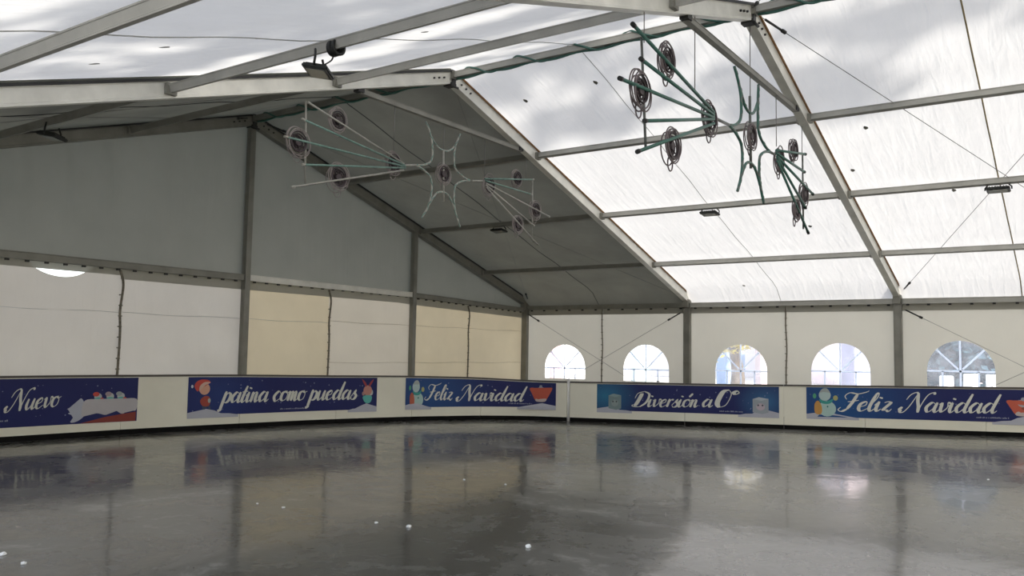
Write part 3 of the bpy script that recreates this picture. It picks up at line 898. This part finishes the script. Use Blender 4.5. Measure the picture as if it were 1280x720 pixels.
# A: Nuevo
A = Banner(2.9, 6.49, 'navy banner reading Nuevo with bears behind a white ribbon', .21, glow=[(3.2, .6, 1.3, (.02, .08, .25))])
A.text('Nuevo', 4.53, 5.31, .44, .49, .155)
A.shape('sled_base', [(5.60, .215), (6.0, .30), (6.47, .36), (6.47, .215), (6.1, .213)], (.22, .03, .02), .006, smooth=False)
A.shape('ribbon', [(5.66, .56), (5.9, .575), (6.2, .57), (6.47, .565), (6.47, .385), (6.36, .39), (6.25, .335), (6.12, .40), (6.0, .33), (5.85, .36), (5.7, .33), (5.62, .34)], (.45, .43, .45), .0066)
A.shape('ribbon_tail', [(5.60, .60), (5.66, .50), (5.62, .40), (5.42, .38), (5.50, .33), (5.46, .24), (5.56, .25), (5.66, .33), (5.64, .42), (5.55, .46), (5.40, .44), (5.52, .50)], (.40, .42, .50), .0062)
for k, (s, h) in enumerate(((5.86, REDC), (6.05, WH), (6.22, (.30, .34, .34)))):
    A.ell('bear_head', s, .615, .06, .055, WH, .0062)
    A.ell('bear_hat', s - .03, .655, .05, .035, h if k != 1 else (.35, .28, .30), .0067)
    A.ell('bear_scarf', s, .585, .055, .02, TEAL, .0068)
    A.ell('bear_mitten', s + .06, .57, .032, .03, REDC, .0070) if k != 1 else None
A.caption(4.3, 4.58, .30)
# B: patina como puedas
B = Banner(7.33, 11.06, 'navy banner reading patina como puedas with a child in a red hat', .25, glow=[(7.9, .6, 1.0, (.012, .035, .17))])
B.text('patina como puedas', 7.88, 10.62, .455, .455, .178, thick=.24)
B.snow(7.33, 8.25, .11); B.snow(11.06, 10.45, .12)
B.ell('child_face', 7.62, .70, .095, .10, SKIN)
B.shape('red_hat', [(7.50, .66), (7.44, .74), (7.47, .82), (7.56, .86), (7.68, .85), (7.72, .80), (7.62, .80), (7.54, .74)], REDC, .007)
B.ell('hat_pompom', 7.40, .745, .02, .028, (.55, .6, .7), .0072)
B.shape('hat_brim', [(7.53, .66), (7.53, .74), (7.60, .81), (7.70, .82), (7.71, .80), (7.62, .78), (7.56, .72)], (.60, .40, .32), .0074)
B.shape('child_coat', [(7.57, .54), (7.55, .48), (7.60, .41), (7.70, .41), (7.73, .48), (7.71, .56), (7.64, .58)], (.33, .05, .03), .0072)
B.ell('white_mitten', 7.71, .50, .025, .04, (.35, .40, .36), .0076)
B.shape('skates', [(7.58, .41), (7.60, .35), (7.64, .35), (7.64, .40), (7.70, .40), (7.70, .35), (7.74, .35), (7.73, .41)], (.03, .05, .10), .007, smooth=False)
B.ell('reindeer_face', 10.86, .62, .09, .10, (.48, .22, .18))
B.ell('reindeer_cheek', 10.93, .58, .045, .06, WH, .0063)
B.ell('reindeer_cheek', 10.77, .56, .03, .04, (.35, .2, .2), .0063)
for s, t in ((10.84, -1), (10.88, 1)):
    B.shape('antler', [(s, .71), (s + t * .03, .78), (s + t * .10, .84), (s + t * .09, .80), (s + t * .05, .73), (s + t * .02, .70)], (.30, .03, .04), .0072)
B.shape('teal_scarf', [(10.76, .50), (10.86, .53), (10.95, .50), (10.93, .40), (10.86, .37), (10.79, .41)], TEAL, .0072)
B.caption(9.06, 9.56, .30)
# C, E: Feliz Navidad
def snowman(N, s, sc_, z, col2):
    N.ell('snowman_body', s + .02, z - .16, .15 * sc_, .15, (.36, .52, .50))
    N.ell('snowman_head', s - .02, z + .10, .10 * sc_, .11, (.40, .52, .52), .0067)
    N.shape('snowman_hat', [(s - .10 * sc_, z + .15), (s - .06 * sc_, z + .22), (s + .02, z + .23), (s + .07 * sc_, z + .15), (s, z + .17)], (.32, .36, .36), .007)
    N.shape('teal_scarf', [(s - .11 * sc_, z + .02), (s, z - .02), (s + .12 * sc_, z + .03), (s + .08 * sc_, z - .05), (s, z - .07), (s - .08 * sc_, z - .05)], (.03, .28, .25), .0072)
    N.shape('sack', [(s - .18 * sc_, z - .25), (s - .19 * sc_, z - .08), (s - .13 * sc_, z - .01), (s - .07 * sc_, z - .12), (s - .08 * sc_, z - .26)], col2, .0070)
    N.ell('mitten', s + .16 * sc_, z + .05, .04 * sc_, .05, (.36, .36, .14), .007)
    N.ell('mitten', s - .19 * sc_, z + .08, .03 * sc_, .05, (.06, .30, .16), .007)
    N.ell('button', s + .03, z - .12, .014, .018, (.02, .15, .14), .0075)
C_ = Banner(11.68, 14.92, 'navy banner reading Feliz Navidad near the corner with a small snowman', .27, glow=[(12.2, .6, 1.5, (.015, .075, .24))])
C_.text('Feliz', 12.10, 12.71, .42, .41, .165)
C_.text('Navidad', 12.80, 14.30, .395, .385, .165)
C_.snow(11.68, 12.25, .10); C_.snow(14.92, 14.1, .09)
snowman(C_, 11.93, .8, .58, (.42, .10, .05))
def sleigh(N, s, z, w):
    N.shape('red_sleigh', [(s - w, z + .10), (s - w * .75, z - .02), (s - w * .45, z - .15), (s + w * .3, z - .16), (s + w * .75, z - .02), (s + w, z + .12), (s + w * .6, z + .10), (s + w * .35, z + .0), (s - w * .4, z + .0), (s - w * .6, z + .11)], (.50, .09, .05))
    N.ell('grey_beard', s, z + .065, w * .36, .075, (.32, .33, .36), .007)
    N.ell('hat_tip', s - w * .02, z + .14, w * .14, .035, (.28, .30, .36), .0072)
    N.shape('white_trim', [(s - w * .5, z - .13), (s - w * .3, z - .09), (s, z - .14), (s + w * .3, z - .09), (s + w * .5, z - .12), (s + w * .3, z - .17), (s - w * .35, z - .17)], (.50, .42, .40), .0074)
    N.ell('dark_boot', s + w * .1, z - .03, w * .25, .03, (.25, .06, .03), .0075)
sleigh(C_, 14.60, .56, .24)
C_.caption(13.92, 14.40, .33)
E_ = Banner(19.89, 24.1, 'navy banner reading Feliz Navidad at the right edge with a large snowman', .265, glow=[(20.5, .6, 1.9, (.008, .075, .24))])
E_.text('Feliz', 20.47, 21.45, .39, .41, .185)
E_.text('Navidad', 21.58, 23.36, .405, .43, .185)
E_.snow(19.89, 20.85, .11); E_.snow(24.1, 23.2, .12)
snowman(E_, 20.25, 1.1, .585, (.50, .26, .06))
sleigh(E_, 23.75, .56, .30)
E_.caption(22.93, 23.48, .33)
# D: Diversion a 0
D_ = Banner(15.78, 19.38, 'navy banner reading Diversión a 0º with two ice cubes, right of the corner', .255, glow=[(15.95, .6, .75, (.02, .16, .30)), (19.1, .55, .6, (.03, .13, .28))])
D_.text('Diversión', 16.50, 17.82, .345, .375, .155)
D_.text('a', 17.93, 18.11, .385, .385, .155)
D_.text('0', 18.20, 18.47, .385, .385, .160, thick=.42)
D_.text('º', 18.52, 18.62, .33, .33, .180)
D_.snow(15.78, 16.5, .08); D_.snow(19.38, 18.6, .12)
def cube(N, s, z, w, tone, face):
    N.shape('ice_cube', [(s - w, z + .12), (s - w * .2, z + .16), (s + w, z + .13), (s + w, z - .14), (s + w * .2, z - .17), (s - w, z - .14)], tone, .0066, smooth=False)
    N.shape('cube_top', [(s - w, z + .12), (s - w * .2, z + .16), (s + w, z + .13), (s + w * .1, z + .09)], tuple(min(1, q * 1.35) for q in tone), .007, smooth=False)
    N.ell('cube_face', s, z - .03, w * .55, .07, face, .0072)
    N.ell('cube_eye', s - w * .3, z, w * .12, .018, (.05, .06, .08), .0078); N.ell('cube_eye', s + w * .25, z, w * .12, .018, (.05, .06, .08), .0078)
cube(D_, 16.15, .44, .13, (.17, .24, .25), (.24, .30, .30))
cube(D_, 19.03, .45, .15, (.30, .34, .38), (.48, .40, .46))
D_.caption(18.24, 18.68, .30)

# ------------------------------------------------------------------ ice chips
chips = [((-15.2, -9.03), .030, 'white ice chip on the dark ice, largest, left of the pale smear'), ((-15.25, -8.72), .018, 'small ice crumb beside the largest chip'),
         ((-15.28, -7.62), .02, 'white ice crumb, right one of a pair under the red hat child'), ((-15.3, -7.29), .016, 'white ice crumb, left one of a pair under the red hat child'),
         ((-12.92, -7.83), .018, 'tiny ice crumb in the middle of the rink'), ((-15.18, -10.17), .030, 'frosty ice lump at the foot of the rink near the centre'),
         ((-17.6, -7.53), .030, 'ice chip at the left edge of the rink'), ((-17.63, -7.88), .024, 'ice chip right of the one at the left edge'),
         ((-12.9, -8.37), .018, 'tiny ice crumb under the window reflections'), ((-8.85, -12.53), .018, 'tiny ice crumb at the right edge of the rink')]
for (x, y), r, lab in chips:
    r *= .8
    bm = bmesh.new(); bmesh.ops.create_icosphere(bm, subdivisions=2, radius=r)
    for v in bm.verts:
        v.co *= random.uniform(.75, 1.2); v.co.z = max(v.co.z * .7, -r * .25)
        v.co += Vector((x, y, r * .25))
    tag(obj('ice_chip', bm, M['chip']), lab, 'ice chip', 'chips lying on the ice')

# ------------------------------------------------------------------ outside
def tree(x, y, h, cr, zc, leaf, n, label, seed, lsz=.28, squash=.8, clumps=30, cs=1.3):
    rnd = random.Random(seed)
    root = empty('tree', (x, y, -.15))
    bm = bmesh.new(); P_ = [(x, y, -.15), (x + .1, y, h * .25), (x - .1, y + .1, h * .55), (x, y, h * .85)]
    Q = crom(P_, 5); tube(bm, Q, [.32 * (1 - .8 * i / len(Q)) for i in range(len(Q))], 10)
    for k in range(7):
        a = k * 2.4; z0 = h * (.42 + .05 * k); L = cr * .8
        tube(bm, [(x, y, z0), (x + L * .5 * math.cos(a), y + L * .5 * math.sin(a), z0 + L * .3), (x + L * math.cos(a), y + L * math.sin(a), z0 + L * .55)], [.11, .07, .03], 6)
    obj('trunk', bm, M['bark'], root)
    bm = bmesh.new()
    for c in range(clumps):
        while True:
            v = Vector((rnd.uniform(-1, 1), rnd.uniform(-1, 1), rnd.uniform(-1, 1)))
            if v.length < 1: break
        cc = Vector((x, y, zc)) + Vector((v.x * cr, v.y * cr, v.z * (cr * squash)))
        for k in range(n // clumps):
            q = cc + Vector((rnd.gauss(0, cs * (.30 if zc > 10 else .5)), rnd.gauss(0, cs * (.85 if zc > 10 else .5)), rnd.gauss(0, cs * .3)))
            Rm = Matrix.Rotation(rnd.uniform(0, 6.28), 3, 'Z') @ Matrix.Rotation(rnd.uniform(-.8, .8), 3, 'X') @ Matrix.Rotation(rnd.uniform(-.8, .8), 3, 'Y')
            s = lsz * rnd.uniform(.6, 1.2)
            vv = [bm.verts.new(q + Rm @ Vector(p)) for p in ((-s, 0, 0), (0, -s * .55, .02), (s, 0, 0), (0, s * .55, .02))]
            bm.faces.new(vv)
    obj('crown', bm, M[leaf], root)
    tag(root, label, 'tree')
# tall trees behind the viewer that dapple the roof
tree(-30.5, -26, 21, 4.6, 17.0, 'leaf', 1900, 'tall green tree behind the tent, farthest left of four', 1, clumps=62, cs=.62)
tree(-25, -24.5, 22, 4.4, 17.5, 'leaf', 1900, 'tall green tree behind the tent, second from the left of four', 2, clumps=62, cs=.62)
tree(-20.5, -25, 23, 4.2, 18.5, 'leaf', 1700, 'tall green tree behind the tent, third from the left of four', 3, clumps=58, cs=.62)
tree(-16.5, -26.5, 24, 3.6, 20.0, 'leaf', 1300, 'tall green tree behind the tent, farthest right of four', 6, clumps=36, cs=.62)
# seen through the windows
tree(9.5, -2.9, 3.4, .9, 2.35, 'leaf_y', 1500, 'small yellow-green tree outside the third arched window', 4, .12, .8, 16, .5)
tree(13, -9.7, 4.4, 2.0, 2.2, 'leaf_b', 9500, 'blue-green tree outside the fifth arched window', 5, .2, .9, 64, 1.2)

def block(name, c, s, mat, label, cat, extra=None, group=None, yaw=45):
    root = empty(name, (c[0], c[1], -.15))
    bm = bmesh.new(); box(bm, c, s); bmesh.ops.bevel(bm, geom=[e for e in bm.edges], offset=.03, segments=1, affect='EDGES')
    obj('body', bm, mat, root)
    if extra: extra(root, c, s)
    Tm = Matrix.Translation((c[0], c[1], 0)) @ Matrix.Rotation(math.radians(yaw), 4, 'Z') @ Matrix.Translation((-c[0], -c[1], 0))
    for ch in root.children_recursive: ch.data.transform(Tm)
    tag(root, label, cat, group)
    return root
def windows(root, c, s):
    for k in range(5):
        for j in range(3):
            bm = bmesh.new(); yy = c[1] - s[1] / 2 + s[1] * (k + .5) / 5; zz = 3.2 + j * 3
            box(bm, (c[0] - s[0] / 2, yy, zz), (.12, s[1] / 9, 1.5)); f_ = obj('window_frame', bm, M['white'], root)
            bm = bmesh.new(); box(bm, (c[0] - s[0] / 2 - .05, yy, zz), (.08, s[1] / 9 - .2, 1.3)); obj('pane', bm, M['glass_dark'], f_)
def awning(mat):
    def g(root, c, s):
        bm = bmesh.new(); z = c[2] + s[2] / 2
        vs = [(c[0] - s[0] / 2 - .8, c[1] - s[1] / 2, z - .35), (c[0] - s[0] / 2 - .8, c[1] + s[1] / 2, z - .35), (c[0] + s[0] / 2, c[1] + s[1] / 2, z + .25), (c[0] + s[0] / 2, c[1] - s[1] / 2, z + .25)]
        a = [bm.verts.new(v) for v in vs]; b = [bm.verts.new((v[0], v[1], v[2] + .06)) for v in vs]
        bm.faces.new(a); bm.faces.new(b[::-1])
        for k in range(4): bm.faces.new((a[k], b[k], b[(k + 1) % 4], a[(k + 1) % 4]))
        obj('awning', bm, mat, root)
    return g
block('building', (34, 20, 6), (8, 30, 12.3), M['white'], 'large white building far outside behind the first two windows', 'building', windows)
block('building', (42, -10, 6), (8, 30, 12.3), M['pink'], 'pale pink rendered building far outside behind the fourth window', 'building', windows)
block('kiosk', (17, 9.4, 1.2), (.6, .5, 2.7), M['red'], 'red upright kiosk panel outside the first window', 'kiosk')
block('kiosk', (15, 3.6, 1.1), (.7, .7, 2.5), M['cyan'], 'pale cyan kiosk outside the second window', 'kiosk')
block('kiosk', (11.6, -1.9, 1.0), (.9, .8, 2.3), M['blue_wall'], 'blue cloth-sided stall outside the third window, left half', 'stall')
block('kiosk', (11, -3.35, 1.0), (.5, .4, 2.3), M['pink'], 'pink stall outside the third window, right half', 'stall')
block('kiosk', (9.3, -7.1, 1.0), (.8, .75, 2.6), M['lav'], 'grey-violet cloth-sided stall outside the fourth window', 'stall')
block('crate_stack', (9.5, -9.7, .35), (.4, .25, 1.1), M['white'], 'low white crate stack outside the fifth window, left', 'crate')
block('crate_stack', (9.5, -10.4, .38), (.4, .3, 1.2), M['white'], 'low white crate stack outside the fifth window, middle', 'crate')
block('crate_stack', (9.5, -10.95, .4), (.3, .2, 1.15), M['white'], 'narrow low white crate outside the fifth window, right', 'crate')

# ------------------------------------------------------------------ light
sd = Vector((-.35, -.937, 0)).normalized() * math.cos(math.radians(38)); sd.z = math.sin(math.radians(38))
sun = bpy.data.lights.new('sun', 'SUN'); sun.energy = 9.5; sun.angle = math.radians(.8); sun.color = (1, .965, .90)
so = bpy.data.objects.new('sun', sun); col.objects.link(so)
so.rotation_euler = sd.to_track_quat('Z', 'Y').to_euler()
w = bpy.data.worlds.new('world'); sc.world = w; w.use_nodes = True
nt = w.node_tree; bg = nt.nodes['Background']
sky = nt.nodes.new('ShaderNodeTexSky'); sky.sky_type = 'NISHITA'; sky.sun_disc = False
sky.sun_elevation = math.radians(38); sky.sun_rotation = math.radians(190); sky.air_density = 1.2; sky.dust_density = 3
mixn = nt.nodes.new('ShaderNodeMix'); mixn.data_type = 'RGBA'; mixn.inputs[0].default_value = .45
nt.links.new(sky.outputs[0], mixn.inputs[6]); mixn.inputs[7].default_value = (5.6, 5.8, 6.2, 1)
nt.links.new(mixn.outputs[2], bg.inputs['Color']); bg.inputs['Strength'].default_value = .36

# ------------------------------------------------------------------ camera
yaw, pit, rol = .9669, .0754, .0168
f_ = Vector((math.sin(yaw) * math.cos(pit), math.cos(yaw) * math.cos(pit), math.sin(pit)))
r_ = Vector((math.cos(yaw), -math.sin(yaw), 0)); u_ = r_.cross(f_)
r2 = r_ * math.cos(rol) + u_ * math.sin(rol); u2 = -r_ * math.sin(rol) + u_ * math.cos(rol)
cam = bpy.data.cameras.new('camera'); co = bpy.data.objects.new('camera', cam); col.objects.link(co)
co.matrix_world = Matrix(((r2.x, u2.x, -f_.x, -20.4616), (r2.y, u2.y, -f_.y, -13.6304), (r2.z, u2.z, -f_.z, CZ), (0, 0, 0, 1)))
cam.sensor_width = 36; cam.lens = 36 * 1058.66 / 1280; cam.clip_start = .05; cam.clip_end = 500
sc.camera = co
sc.view_settings.view_transform = 'Standard'; sc.view_settings.look = 'None'
sc.view_settings.gamma = 1; sc.view_settings.use_curve_mapping = False
sc.view_settings.exposure = 0.04
